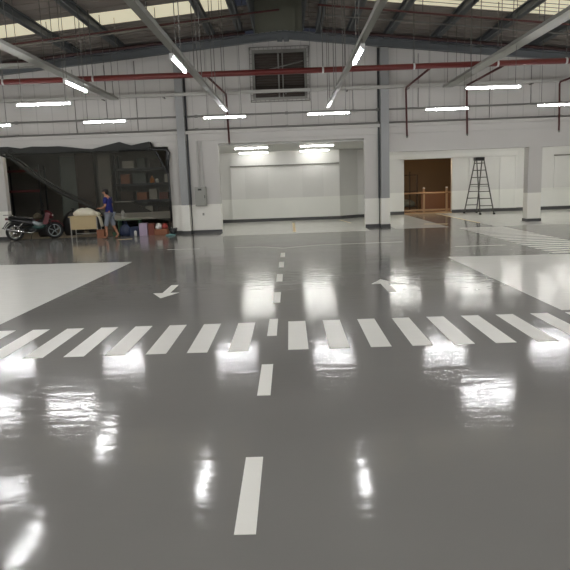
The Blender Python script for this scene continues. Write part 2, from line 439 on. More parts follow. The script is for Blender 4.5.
# brown lobby seen through the doorway
b = MB(); b.box(4.0, 8.5, 32.4, 32.6, 0, 3.3); b.box(3.9, 4.0, 28.2, 32.6, 0, 3.3); b.box(8.5, 8.6, 28.2, 32.6, 0, 3.3)
struct(b, 'wall_lobby', 'brown_wall')
b = MB(); b.box(3.9, 8.6, 28.2, 32.6, 3.3, 3.4); struct(b, 'ceiling_lobby', 'brown_wall')
b = MB(); b.box(5.12, 7.25, 28.0, 28.2, 0, .06); struct(b, 'trim_2', 'tan_metal')
t = thing('barrier_rail', 'tan barrier rail with two posts inside the brown doorway', 'railing', (6.2, 28.5, 0))
for x in (6.11, 7.14):
    b = MB(); b.box(x-.04, x+.04, 28.46, 28.54, 0, 1.1); p = b.build('post', 'tan_metal', t)
    b = MB(); b.tube([(x, 28.5, 1.1), (x, 28.5, 1.16)], [.055, .045], 10); b.build('post_cap', 'white_plastic', p)
b = MB(); b.tube([(4.05, 28.44, .91), (8.45, 28.44, .91)], .03, 8); b.build('handrail', 'tan_metal', t)
b = MB(); b.box(4.05, 8.45, 28.47, 28.53, .1, .18); b.build('bottom_rail', 'tan_metal', t)
b = MB(); b.box(6.3, 8.45, 30.0, 30.12, 0, .95)
solo(b, 'low_wall', mat('orange_brown_board', (126, 90, 66), .7), 'low orange brown wall behind the barrier rail', 'wall', None, (7.3, 30.06, 0))
t = thing('wire_rack', 'dark wire rack of pipes standing left inside the brown doorway', 'rack', (5.6, 30, 0))
for x in (5.2, 5.75, 6.1):
    b = MB(); b.box(x-.03, x+.03, 29.95, 30.0, 0, 1.9 if x < 5.8 else 1.75); b.build('upright', 'umber', t)
for z in (.22, .95, 1.72):
    b = MB(); b.box(5.2, 6.13, 29.93, 30.35, z, z+.04); b.build('shelf', 'umber', t)
b = MB(); b.heap((5.65, 30.12, .262), (.36, .15, .34), 3, .15)
solo(b, 'grey_sack', 'slate', 'grey sack on the bottom shelf of the wire rack', 'sack', None, (5.65, 30.12, .262))
t = thing('wall_lamp', 'warm lamp on the lobby wall above the brown doorway', 'lamp', (6.6, 28.28, 2.75))
b = MB(); b.box(6.45, 6.75, 28.2, 28.24, 2.7, 2.85); b.build('mount', 'white_metal', t)
b = MB(); b.ell((6.6, 28.33, 2.75), (.08, .08, .08)); b.build('bulb', mat('warm_bulb', (255, 220, 170), .5, emit=(255, 222, 176), strength=280), t)

# ------------------------------------------------------------------ painted floor markings (2 mm coats)
def coat(b, poly, h=.002): return b.prism(poly, 'z', 0, h)
def rect(x0, x1, y0, y1): return [(x0, y0), (x1, y0), (x1, y1), (x0, y1)]
def area(rects, label, n='painted_area', m='paint'):
    b = MB()
    for r in rects: coat(b, rect(*r))
    cx = sum((r[0]+r[1])/2 for r in rects)/len(rects); cy = sum((r[2]+r[3])/2 for r in rects)/len(rects)
    return solo(b, n, m, label, 'floor marking', 'white painted floor areas', (cx, cy, 0))
b = MB(); coat(b, [(-12, 7.3), (-3.62, 7.3), (-3.5, 13.5), (-6.6, 13.75), (-12, 14.3)])
solo(b, 'painted_area', 'paint', 'large white painted floor area left of the lane, behind the crossing', 'floor marking', 'white painted floor areas', (-8, 10.5, 0))
b = MB(); coat(b, [(3.17, 7.2), (12, 7.2), (12, 12.3), (5.5, 12.3), (3.15, 12.48)])
solo(b, 'painted_area', 'paint', 'large white painted floor area right of the lane, behind the crossing', 'floor marking', 'white painted floor areas', (7.5, 9.8, 0))
b = MB(); coat(b, rect(-2.28, 2.54, 19.68, T)); coat(b, rect(-2.86, 3.26, T, 26.36)); coat(b, [(2.16, 26.36), (3.26, 26.36), (3.26, 26.94), (2.98, 26.94)])
solo(b, 'painted_area', 'paint', 'white painted floor of the middle bay', 'floor marking', 'white painted floor areas', (0, 23, 0))
b = MB(); coat(b, rect(3.4, 5.12, 20.1, 27.9))
solo(b, 'painted_area', 'paint', 'white floor strip between the steel column and the brown doorway', 'floor marking', 'white painted floor areas', (4.3, 24, 0))
b = MB(); coat(b, rect(6.5, 12.3, 19.75, 21.1)); coat(b, rect(6.5, 12.7, 21.1, 27.9))
solo(b, 'painted_area', 'paint', 'white painted floor under the ladder and around the square pillar', 'floor marking', 'white painted floor areas', (9.5, 24, 0))

t = thing('zebra_crossing', 'row of slanting white crossing stripes across the foreground floor', 'crosswalk', (0, 6.45, 0), 'zebra crossings')
for i in range(-2, 15):
    x = -2.655+i*.4018+(.1819 if i >= 6 else 0)
    b = MB(); coat(b, rect(x, x+.199, 5.83, 7.07)); b.build('stripe', 'marking', t)
t = thing('zebra_crossing', 'stack of thin far white crossing stripes at the right of the hall', 'crosswalk', (6, 16, 0), 'zebra crossings')
for i in range(18):
    y = 12.52+i*.4
    b = MB(); coat(b, rect(5.3, 6.66, y, y+.22)); b.build('stripe', 'marking', t)
t = thing('lane_line', 'dashed white centre line leading to the middle bay', 'lane marking', (-.25, 8, 0))
for y in (.8, 2.64, 4.54, 6.41, 8.24, 10.07, 11.78, 13.45):
    x = -.31+.0062*(y-2.6)
    b = MB(); coat(b, rect(x, x+.102, y, y+.82), .0024); b.build('dash', 'marking', t)
def arrow(tip, s, label):
    x, y = tip; d = s
    b = MB(); coat(b, [(x, y), (x-.2, y-.44*d), (x-.06, y-.44*d), (x-.06, y-1.18*d), (x+.06, y-1.18*d), (x+.06, y-.44*d), (x+.2, y-.44*d)])
    solo(b, 'lane_arrow', 'marking', label, 'arrow', 'lane arrows', (x, y-.6*d, 0))
arrow((-1.93, 8.88), -1, 'white floor arrow left of the lane line, pointing towards the viewer')
arrow((1.43, 9.95), 1, 'white floor arrow right of the lane line, pointing away')
def line(pts, label, wd=.05):
    b = MB()
    for (a, c) in zip(pts, pts[1:]):
        d = Vector((c[0]-a[0], c[1]-a[1])).normalized(); n = Vector((-d.y, d.x))*wd/2
        coat(b, [(a[0]-n.x, a[1]-n.y), (c[0]-n.x, c[1]-n.y), (c[0]+n.x, c[1]+n.y), (a[0]+n.x, a[1]+n.y)])
    solo(b, 'floor_line', 'marking', label, 'floor line', 'thin white floor lines', (pts[0][0], pts[0][1], 0))
line([(-1.45, 15.85), (-.75, 15.8), (-.2, 15.3), (.3, 15.6), (.8, 15.8), (2.85, 15.85)], 'thin white line dipping at the middle, in front of the middle bay')
line([(-3.2, 15.95), (-2.35, 15.85)], 'short thin white line left of the dipping line')
line([(3.8, 14.35), (4.95, 14.3)], 'short thin white line beside the far crossing stripes')
def strip(pts, label, wd=.06):
    b = MB(); d = Vector((pts[1][0]-pts[0][0], pts[1][1]-pts[0][1])).normalized(); n = Vector((-d.y, d.x))*wd/2
    (ax, ay), (cx, cy) = pts
    b.prism([(ax-n.x, ay-n.y), (cx-n.x, cy-n.y), (cx+n.x, cy+n.y), (ax+n.x, ay+n.y)], 'z', .001, .004)
    solo(b, 'floor_tape', 'tape', label, 'tape', 'ochre floor tapes', (ax, ay, .001))
strip([(.13, 20.2), (.13, 24.9)], 'ochre tape down the middle of the middle bay floor', .1)
strip([(2.05, 25.7), (2.3, 23.6)], 'short ochre tape at the right end of the middle bay floor')
strip([(6.5, 27.6), (6.5, 21.4)], 'ochre tape from the brown doorway towards the pillar', .08)
strip([(4.68, 21.75), (5.4, 21.4)], 'short ochre tape in front of the brown doorway', .2)

# ------------------------------------------------------------------ columns, wall box
for x0, x1, side, lab in ((-3.64, -3.38, -1, 'blue grey steel column beside the black netting'), (3.08, 3.36, 1, 'blue grey steel column between the middle bay and the doorway')):
    t = thing('steel_column', lab, 'column', ((x0+x1)/2, WY-.1, 0), 'steel columns of the end wall')
    zt = eave(x0 if x0 < 0 else x1)-.01
    b = MB(); b.box(x0, x1, WY-.2, WY-.17, .97, zt); b.box((x0+x1)/2-.01, (x0+x1)/2+.01, WY-.17, WY-.03, .97, zt); b.box(x0, x1, WY-.03, WY, .97, zt)
    b.build('shaft', 'column', t)
    b = MB(); b.box(x0-.01, x1+.01, WY-.21, WY, 0, .97); b.build('plinth', 'wall', t)
    b = MB(); b.box(x0-.02, x1+.02, WY-.225, WY-.02, 0, .1); b.build('skirting', 'skirting', t)
    xc = x1+.05 if side < 0 else x0-.05
    b = MB(); b.tube([(xc, WY-.06, .02), (xc, WY-.06, .95), (xc, WY-.06, 1.0), (xc, WY-.06, zt)], [.014, .014, .03, .03], 8); b.build('downpipe', 'column_dark', t)
t = thing('switch_box', 'grey electrical box on the white wall beside the steel column', 'electrical box', (-2.98, WY-.08, .92))
b = MB(); b.box(-3.17, -2.79, WY-.17, WY-.0, .92, 1.56, .012); b.build('case', 'grey_box', t)
b = MB(); b.box(-3.15, -2.81, WY-.185, WY-.172, .94, 1.54); d = b.build('door', 'grey_box', t)
b = MB(); b.box(-3.06, -2.94, WY-.19, WY-.186, 1.44, 1.5); b.build('vent', 'black', d)
b = MB(); b.box(-2.85, -2.83, WY-.205, WY-.186, 1.18, 1.28); b.build('handle', 'black', d)
for x in (-3.03, -2.9): b = MB(); b.box(x-.03, x+.03, WY-.06, WY, 1.56, 3.06); b.build('cable_duct', 'conduit', t)
b = MB(); b.box(-2.97, -2.91, WY-.03, WY, .6, .68)
solo(b, 'wall_socket', 'grey_box', 'small grey socket under the electrical box', 'socket', None, (-2.94, WY, .6))

# ------------------------------------------------------------------ services on and in front of the end wall
t = thing('cable_trunking', 'pale upper trunking along the end wall, passing the gable window', 'trunking', (0, WY-.1, 4.5), 'trunking runs on the end wall')
b = MB(); b.box(-12.5, 12.5, WY-.32, WY-.23, 4.5, 4.6); b.build('channel', 'conduit', t)
for x in range(-12, 13, 2):
    b = MB(); b.box(x-.02, x+.02, WY-.32, WY-.01, 4.47, 4.5); b.build('bracket', 'rail', t)
for z, w_, lab in ((3.87, .03, 'thin grey conduit along the middle of the end wall'), (3.44, .03, 'thin grey conduit just above the wall ledge')):
    t = thing('wall_conduit', lab, 'conduit', (0, WY, z), 'conduits on the end wall')
    b = MB(); b.tube([(-12.8, WY-.05, z), (12.8, WY-.05, z)], w_, 6); b.build('pipe', 'rail', t)
    for x in range(-12, 13, 3):
        b = MB(); b.box(x-.05, x+.05, WY-.09, WY, z-.045, z+.045); b.build('junction_box', 'rail', t)
# vertical cable drops on the wall
for n, (x, za, zb, lab) in enumerate(((-5.95, 5.6, 3.87, 'thin cable drop on the wall above the peak of the netting'), (-7.0, 5.5, 3.44, 'thin cable drop on the wall left of the upper tray end'), (-4.95, 5.7, 3.44, 'thin cable drop on the wall left of the steel column'),
        (2.2, 5.8, 3.87, 'thin cable drop on the wall left of the right steel column'), (4.35, 5.6, 3.87, 'thin cable drop on the wall right of the right steel column'), (6.7, 5.3, 3.44, 'thin cable drop on the wall behind the right tray light'), (8.05, 5.1, 3.87, 'thin cable drop on the wall above the square pillar'))):
    b = MB(); b.tube([(x, WY-.02, za), (x, WY-.02, zb+.03)], .012, 5)
    solo(b, 'cable_drop', 'rail', lab, 'cable', 'cable drops on the end wall', (x, WY, zb))

# sprinkler main with branches and drops
PY, PZ = 17.1, 4.5
t = thing('sprinkler_pipe', 'big red sprinkler pipe crossing the hall in front of the end wall', 'pipe', (0, PY, PZ))
b = MB(); b.tube([(XL+.01, PY, PZ), (XR-.01, PY, PZ)], .075, 12); b.build('main_pipe', 'red', t)
for x in (-7.5, -5.1, -2.4, 1.0, 3.4, 5.6, 7.4):
    b = MB(); b.tube([(x-.025, PY, PZ), (x+.025, PY, PZ)], .085, 12); p = b.build('clamp', 'white_metal', t)
    b = MB(); b.tube([(x, PY, PZ+.08), (x, PY, deck(x)-.01)], .012, 5); b.build('hanger', 'wire', p)
for x, xe in ((-2.12, -1.95), (3.9, 3.9), (5.87, 5.87), (8.85, 8.87), (-5.2, -5.2)):
    if x == -5.2: continue
    b = MB(); b.tube([(x, PY+.05, PZ), (xe, 20.85, PZ), (xe, 20.92, PZ-.05), (xe+.03, 20.92, 2.98)], .032, 7); p = b.build('branch_pipe', 'redthin', t)
    b = MB(); b.tube([(xe+.03, 20.92, 2.98), (xe+.03, 20.92, 2.9)], [.045, .02], 8); b.build('sprinkler_head', 'chrome', p)
# thin sprinkler lines following the roof
for side, xa, xb, y, lab in (('left', XL+.05, -.1, 17.6, 'thin dark red pipe under the left skylights'), ('right', .9, XR-.05, 16.95, 'thin dark red pipe under the right skylights')):
    t = thing('branch_line', lab, 'pipe', ((xa+xb)/2, y, eave((xa+xb)/2)), 'thin red roof pipes')
    b = MB(); b.tube([(xa, y, eave(xa)), (xb, y, eave(xb))], .026, 7); b.build('pipe', 'redthin', t)
    for x in [q+.3 for q in PX if xa < q+.3 < xb]:
        b = MB(); b.tube([(x, y, eave(x)+.02), (x, y, deck(x)-.01)], .01, 5); b.build('hanger', 'wire', t)
for side, xa, xb, lab in (('left', XL+.05, -1.2, 'dark red pipe close above the left rafter'), ('right', 1.2, XR-.05, 'dark red pipe close above the right rafter')):
    t = thing('branch_line', lab, 'pipe', ((xa+xb)/2, 20.2, eave((xa+xb)/2)), 'thin red roof pipes')
    b = MB(); b.tube([(xa, 20.2, eave(xa)+.14), (xb, 20.2, eave(xb)+.14)], .05, 8); b.build('pipe', 'redroof', t)
    for x in [q+.1 for q in PX if xa < q+.1 < xb]:
        b = MB(); b.tube([(x, 20.2, eave(x)+.16), (x, 20.2, deck(x)-.01)], .012, 5); b.build('hanger', 'wire', t)
for side, xa, xb, lab in (('left', XL+.05, -1.2, 'pale tie rod across the left roof beams'), ('right', 1.2, XR-.05, 'pale tie rod across the right roof beams')):
    b = MB(); b.tube([(xa, 18.7, eave(xa)+.215), (xb, 18.7, eave(xb)+.215)], .022, 6)
    solo(b, 'tie_rod', 'rail', lab, 'tie rod', 'tie rods under the roof beams', ((xa+xb)/2, 18.7, eave((xa+xb)/2)))

# cable trays
def tray(x, w_, y0, y1, z, label, step=2.4, m='tray'):
    t = thing('cable_tray', label, 'cable tray', (x, (y0+y1)/2, z), 'cable trays under the roof')
    b = MB(); b.box(x-w_/2, x+w_/2, y0, y1, z, z+.012); b.box(x-w_/2, x-w_/2+.012, y0, y1, z+.012, z+.07); b.box(x+w_/2-.012, x+w_/2, y0, y1, z+.012, z+.07)
    b.build('channel', m, t)
    y = y1-.5
    while y > max(y0, 3):
        b = MB()
        for s in (-1, 1):
            b.tube([(x+s*(w_/2-.02), y, z+.012), (x+s*(w_/2-.02), y, deck(x)-.02)], .008, 5)
        b.build('hanger', 'wire', t); y -= step
    return t
ta = tray(-5.35, .26, -4, 20.0, 4.33, 'wide pale cable tray running diagonally at the upper left')
b = MB(); b.box(-12.9, -5.48, 14.2, 14.45, 4.33, 4.342); b.box(-12.9, -5.48, 14.2, 14.212, 4.342, 4.4); b.box(-12.9, -5.48, 14.438, 14.45, 4.342, 4.4); b.build('side_branch', 'tray', ta)
tray(5.02, .3, -4, 20.0, 4.33, 'wide pale cable tray running diagonally at the upper right')
tray(-1.68, .11, -4, 18.0, 3.62, 'narrow cable tray ending at the second light left of centre')
tray(1.16, .09, -4, 18.0, 3.62, 'narrow cable tray ending at the light right of centre')

# ------------------------------------------------------------------ tube lights
def light(x, y, z, along, label, roof, group='tube lights of the hall', m='tube', hang=True, ln=1.2, hw=.03):
    t = thing('tube_light', label, 'tube light', (x, y, z), group)
    def bx(l0, l1, w0, w1, z0, z1, bev=0):
        q = MB()
        if along == 'x': q.box(x+l0, x+l1, y+w0, y+w1, z+z0, z+z1, bev)
        else: q.box(x+w0, x+w1, y+l0, y+l1, z+z0, z+z1, bev)
        return q
    h = ln/2
    bx(-h+.02, h-.02, -.019, .019, -.012, .022, .009).build('tube', m, t)
    bx(-h, h, -hw, hw, .024, .06).build('housing', 'white_metal', t)
    bx(-h, -h+.018, -.028, .028, -.022, .024).build('end_cap', 'white_metal', t)
    bx(h-.018, h, -.028, .028, -.022, .024).build('end_cap', 'white_metal', t)
    if hang:
        for s in (-.4, .4):
            dx, dy = (s*ln, 0) if along == 'x' else (0, s*ln)
            b = MB(); b.tube([(x+dx, y+dy, z+.06), (x+dx, y+dy, roof(x+dx)-.02)], .006, 5); b.build('hanger_wire', 'wire', t)
HZ = 3.47
for x, lab in ((-8.4, 'lit tube light at the left edge, above the netting'), (-5.14, 'lit tube light above the middle of the netting'), (-1.75, 'lit tube light at the end of the left narrow tray'), (1.18, 'lit tube light at the end of the right narrow tray'),
               (4.5, 'lower lit tube light above the brown doorway'), (7.62, 'lit tube light at the right edge above the square pillar')):
    light(x, 18.0, HZ, 'x', lab, deck)
for x, lab in ((-7.15, 'lit tube light beyond the left frame edge, level with the near left light'), (-5.3, 'lit tube light hanging at the left, nearer than the netting lights'), (4.5, 'upper lit tube light hanging under the right wide tray end')):
    light(x, 14.0, HZ, 'x', lab, deck)
for x, y, lab in ((-3.98, 12.2, 'lit tube light in line with the left wide cable tray'), (-1.66, 10.1, 'lit tube light under the left narrow cable tray'), (1.13, 9.95, 'lit tube light under the right narrow cable tray')):
    light(x, y, HZ if x > -2 else HZ+.06, 'y', lab, (lambda q: 3.64) if x > -2 else deck)
light(-4.0, 8.2, HZ, 'y', 'lit tube light overhead left, seen only as a reflection', deck)
for x, y in ((-8.6, 10.0), (-11.4, 10.0), (-10.4, 14.0), (-11.6, 18.0)): light(x, y, HZ, 'x', 'added unseen tube light overhead beyond the left frame edge', deck, 'added tube lights beyond the left edge')  # side lamps out of view, added to raise the hall light
light(-5.3, 10.0, HZ, 'x', 'lit tube light out of frame at the left, seen only as a reflection', deck)
n = 0
for y in (5.2, 2.4, -.6, -4.0):  # unseen lamp rows, added and packed denser to light the hall
    for x in (-10.8, -7.5, -4.2, -1.2, 1.8, 5.0, 8.2, 11.2):
        y2 = y
        light(x, y2, HZ, 'x', 'added unseen tube light overhead behind the viewer', deck, 'added tube lights behind the viewer')
for x, y in ((7.9, 10.0), (11, 10.0), (8.3, 14.0), (11.2, 14.0), (11.0, 18.0)): light(x, y, HZ, 'x', 'added unseen tube light overhead beyond the right frame edge', deck, 'added tube lights beyond the right edge')  # more unseen side lamps added as fill for the hall
bz = BC-.058
for x in (-8.4, -5.4): light(x, 21.75, 3.14, 'x', 'added unseen tube light brightening the store room, behind the top hem of the netting', lambda q: 3.2, 'added store room lights', 'tube_dim', False)  # lamps added out of sight to brighten the store room
for x, y, lab in ((-1.3, 22.5, 'front left tube light under the middle bay ceiling'), (1.03, 22.5, 'front right tube light under the middle bay ceiling'), (-1.4, 25.9, 'rear left tube light under the middle bay ceiling'), (1.08, 25.9, 'rear right tube light under the middle bay ceiling')):
    light(x, y, bz, 'x', lab, None, 'tube lights of the middle bay', 'tube_warm', False, 1.2, .09)
for x in (4.35, 7.1, 9.5, 11.8):
    for y in (23.6, 26.2):
        light(x, y, bz, 'x', 'tube light under the right bay ceiling, hidden by the header', None, 'tube lights of the right bay', 'tube_warm', False)

# ------------------------------------------------------------------ ladder
t = thing('step_ladder', 'tall open step ladder in front of the right bay wall', 'ladder', (8.02, 26.6, 0))
H_ = 2.3
tops = {'r': ((7.88, 26.68), (8.16, 26.66)), 'f': ((7.88, 26.5), (8.17, 26.48))}
feet = {'r': ((7.61, 27.3), (8.13, 27.25)), 'f': ((7.9, 25.95), (8.44, 25.85))}
for s in 'rf':
    P = []
    for i in (0, 1):
        a = Vector((*feet[s][i], .0)); c = Vector((*tops[s][i], H_)); P.append((a, c))
        b = MB(); b.tube([a+(c-a)*.012, c], .026, 6); r = b.build('rail', 'aluminium', t)
        b = MB(); b.box(a.x-.04, a.x+.04, a.y-.035, a.y+.035, 0, .06); b.build('rubber_foot', 'rubber', r)
    for k in range(1, 8):
        f = .03+k*.127
        b = MB(); b.tube([P[0][0].lerp(P[0][1], f), P[1][0].lerp(P[1][1], f)], .019, 6); b.build('rung', 'aluminium', t)
b = MB(); b.box(7.82, 8.2, 26.42, 26.74, H_-.08, H_+.06, .02); b.build('top_cap', 'black', t)
for i in (0, 1):
    b = MB(); b.tube([Vector((*feet['r'][i], 0)).lerp(Vector((*tops['r'][i], H_)), .5), Vector((*feet['f'][i], 0)).lerp(Vector((*tops['f'][i], H_)), .5)], .01, 5); b.build('spreader', 'aluminium', t)

# ------------------------------------------------------------------ store room behind the netting
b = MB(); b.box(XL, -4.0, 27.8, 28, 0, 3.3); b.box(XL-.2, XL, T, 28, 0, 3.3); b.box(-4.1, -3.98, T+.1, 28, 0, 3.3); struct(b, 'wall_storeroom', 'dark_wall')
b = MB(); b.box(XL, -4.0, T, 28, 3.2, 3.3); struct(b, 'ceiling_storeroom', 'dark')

# netting
NY = WY-.14
topl = [(-9.58, 3.1), (-9.3, 3.1), (-8.86, 3.03), (-8.49, 3.08), (-8.0, 3.06), (-7.59, 3.06), (-7.1, 3.0), (-6.76, 2.95), (-6.49, 2.93), (-6.08, 3.02), (-5.57, 3.13), (-5.35, 3.05), (-5.18, 3.0), (-4.85, 3.06), (-4.54, 3.11), (-4.4, 2.85), (-4.2, 2.4), (-4.02, 2.05)]
botl = [(-9.58, 2.84), (-9.23, 2.72), (-8.67, 2.25), (-7.72, 1.56), (-6.75, 1.05), (-6.42, .9), (-5.9, .72), (-5.43, .62), (-4.75, .62), (-4.4, .52), (-4.02, .45)]
def interp(L, x):
    for (a, c), (d, e) in zip(L, L[1:]):
        if x <= d: return c+(e-c)*(x-a)/(d-a)
    return L[-1][1]
t = thing('shade_netting', 'torn black netting hung across the left opening', 'netting', (-6.8, NY, 0))
b = MB(); NU, NV = 90, 20; g = []
for i in range(NU+1):
    x = -9.58+5.56*i/NU; z1, z0 = interp(topl, x), interp(botl, x); col = []
    for j in range(NV+1):
        v = j/NV; y = NY+.05*math.sin(x*5+v*2)*v+.03*math.sin(x*11-v*3)-.03*math.sin(v*PI)
        col.append(b.bm.verts.new((x, y, z1+(z0-z1)*v)))
    g.append(col)
for i in range(NU):
    for j in range(NV):
        f = b.bm.faces.new((g[i][j], g[i+1][j], g[i+1][j+1], g[i][j+1])); f.smooth = True
b.build('net', 'net', t)
b = MB()
for j0 in (0,):
    for i in range(NU):                       # doubled hem along the top
        xa = -9.58+5.0*i/NU; xb = -9.58+5.0*(i+1)/NU
        za, zb = interp(topl, xa), interp(topl, xb); la = min(za-.1, 2.86-.02*math.sin(3*xa)); lb = min(zb-.1, 2.86-.02*math.sin(3*xb))
        b.bm.faces.new([b.bm.verts.new(p) for p in ((xa, NY-.05, za), (xb, NY-.05, zb), (xb, NY-.05, lb), (xa, NY-.05, la))])
bmesh.ops.remove_doubles(b.bm, verts=b.bm.verts, dist=.0005)
b.build('top_hem', mat('doubled_net', (46, 47, 45), .85), t)
b = MB(); b.tube([(x, NY-.04, z) for x, z in botl[:6]], [.03, .045, .055, .06, .05, .03], 8); b.build('gathered_edge', mat('rolled_net', (40, 40, 36), .85), t)
b = MB(); b.tube([(-9.5, NY-.05, 3.0), (-8.9, NY-.06, 2.6), (-8.2, NY-.07, 2.0), (-7.4, NY-.07, 1.5), (-6.6, NY-.06, 1.15)], [.02, .03, .035, .03, .02], 8); b.build('fold', mat('rolled_net_fold', (44, 44, 40), .85), t)
b = MB(); b.tube([(-4.56, NY-.05, 3.08), (-4.3, NY-.05, 2.6), (-4.02, NY-.05, 2.02), (-4.0, NY-.05, 1.2), (-4.01, NY-.05, .45)], .035, 6); b.build('edge_strap', 'black', t)
b = MB(); b.tube([(-5.6, NY-.06, 2.83), (-4.5, NY-.06, 2.85), (-4.03, NY-.06, 2.84), (-3.98, NY-.06, 2.72), (-4.02, NY-.06, 2.4), (-4.02, NY-.06, 2.05)], [.03, .03, .06, .08, .06, .03], 7); b.build('tie_strap', 'black', t)

def carton(x0, x1, y0, y1, z0, z1, m, label, name='carton', group=None, cat='box', flap=True):
    t = thing(name, label, cat, ((x0+x1)/2, (y0+y1)/2, z0), group)
    b = MB(); b.box(x0, x1, y0, y1, z0, z1-.012, .006); b.build('body', m, t)
    b = MB(); b.box(x0+.004, (x0+x1)/2-.004, y0+.004, y1-.004, z1-.012, z1); b.build('flap', m, t)
    b = MB(); b.box((x0+x1)/2+.004, x1-.004, y0+.004, y1-.004, z1-.012, z1); b.build('flap', m, t)
    return t
def rack(x0, x1, y0, y1, h, shelves, label, beam='rack_red'):
    t = thing('storage_rack', label, 'rack', ((x0+x1)/2, (y0+y1)/2, 0), 'racks in the store room')
    for x in (x0, x1):
        for y in (y0, y1):
            b = MB(); b.box(x-.03, x+.03, y-.03, y+.03, 0, h); b.build('upright', 'bike_dark', t)
    for z in shelves:
        b = MB(); b.box(x0, x1, y0-.02, y1+.02, z, z+.02); s = b.build('shelf', 'umber', t)
        b = MB(); b.box(x0, x1, y0-.045, y0-.02, z-.06, z+.03); b.build('beam', beam, s)
    return t
rack(-10.9, -9.55, 24.0, 24.6, 2.6, (.5, 1.64, 2.4), 'dark storage rack with red beams behind the motorbike')
rack(-6.9, -4.3, 25.0, 25.6, 2.9, (.4, 1.1, 1.75, 2.35), 'long storage rack behind the right half of the netting', 'bike_dark')
stuff = [(-6.75, .5, 'umber', 1.12, .35), (-6.1, .4, 'carton', 1.12, .3), (-5.6, .3, 'pale', 1.12, .42), (-5.2, .34, 'redcarton', 1.12, .28), (-4.8, .4, 'slate', 1.12, .4),
         (-6.7, .36, 'carton', 1.77, .38), (-6.2, .5, 'slate', 1.77, .42), (-4.95, .24, 'pale', 1.77, .34), (-4.66, .28, 'carton', 1.77, .24), (-6.6, .45, 'pale', 2.37, .3), (-6.0, .3, 'slate', 2.37, .4), (-5.5, .4, 'umber', 2.37, .33), (-4.85, .42, 'white_plastic', 2.37, .24), (-6.85, .34, 'slate', .42, .4), (-6.4, .4, 'carton', .42, .34), (-5.8, .3, 'pale', .42, .44), (-5.3, .45, 'umber', .42, .4), (-4.75, .3, 'redcarton', .42, .36)]
shelfname = {.42: 'bottom', 1.12: 'lower', 1.77: 'middle', 2.37: 'top'}
colour = {'umber': 'dark brown', 'carton': 'brown', 'pale': 'pale grey', 'redcarton': 'rust red', 'slate': 'grey green', 'white_plastic': 'white'}
count = {}
for x, w_, m, z, h in stuff:
    kx = count.get((m, z), 0); count[(m, z)] = kx+1
    more = '' if sum(1 for q in stuff if q[2] == m and q[3] == z) == 1 else (', the left one' if kx == 0 else ', the right one')
    carton(x, x+w_, 25.05, 25.45, z, z+h, m, '%s box on the %s shelf of the long rack%s' % (colour[m], shelfname[z], more), 'storage_box', 'boxes on the long rack')
b = MB(); b.tube([(-5.48, 25.2, 1.77), (-5.48, 25.2, 1.95), (-5.48, 25.2, 2.0), (-5.48, 25.2, 2.06)], [.09, .09, .04, .04], 10)  # bottle shape in orange, standing in for a small lamp's glow
solo(b, 'orange_lamp_stand_in', 'orange', 'unlit orange stand-in for a small lamp on the middle shelf of the long rack', 'bottle', None, (-5.48, 25.2, 1.77))
b = MB(); b.tube([(-5.28, 25.2, 1.77), (-5.28, 25.2, 1.9), (-5.28, 25.2, 1.95)], [.07, .07, .03], 10)
solo(b, 'jar', 'white_plastic', 'small white jar beside the orange lamp stand-in', 'jar', None, (-5.28, 25.2, 1.77))
for x0, x1, y, h, m, lab in ((-8.95, -8.3, 24.6, 2.9, 'slate', 'tall grey green board standing behind the middle of the netting'), (-8.25, -7.55, 24.4, 3.0, 'umber', 'tall dark brown board standing beside the grey green board'), (-7.5, -6.98, 24.7, 2.9, 'dark_wall', 'tall grey board standing left of the long rack')):
    t = thing('tall_board', lab, 'board', ((x0+x1)/2, y, 0), 'boards standing in the store room')
    b = MB(); b.box(x0, x1, y, y+.05, 0, h); b.build('sheet', m, t)
    b = MB(); b.box(x0, x0+.05, y-.03, y, 0, h); b.box(x1-.05, x1, y-.03, y, 0, h); b.build('batten', m, t)
# pale workbench with dark sheets on it
t = thing('workbench', 'long pale workbench behind the lower netting', 'workbench', (-5.6, 23.2, 0))
b = MB(); b.box(-6.6, -4.35, 22.85, 23.6, .64, .7, .01); b.build('top', 'pale', t)
b = MB(); b.box(-6.55, -4.4, 22.87, 22.9, .46, .64); b.build('apron', 'pale', t)
for x in (-6.5, -4.45):
    for y in (22.95, 23.5):
        b = MB(); b.box(x-.035, x+.035, y-.035, y+.035, 0, .64); b.build('leg', 'umber', t)
b = MB(); b.prism([(-6.5, .7), (-5.2, .7), (-5.85, 1.06), (-6.45, 1.1)], 'y', 23.1, 23.5)
solo(b, 'dark_tarpaulin', 'dark', 'dark folded tarpaulin sloping on the pale workbench', 'tarpaulin', None, (-5.9, 23.3, .7))
b = MB(); b.box(-6.48, -5.86, 23.05, 23.55, 1.101, 1.125)
solo(b, 'pale_plank', 'pale', 'thin pale plank lying on the dark tarpaulin', 'plank', None, (-6.2, 23.3, 1.11))
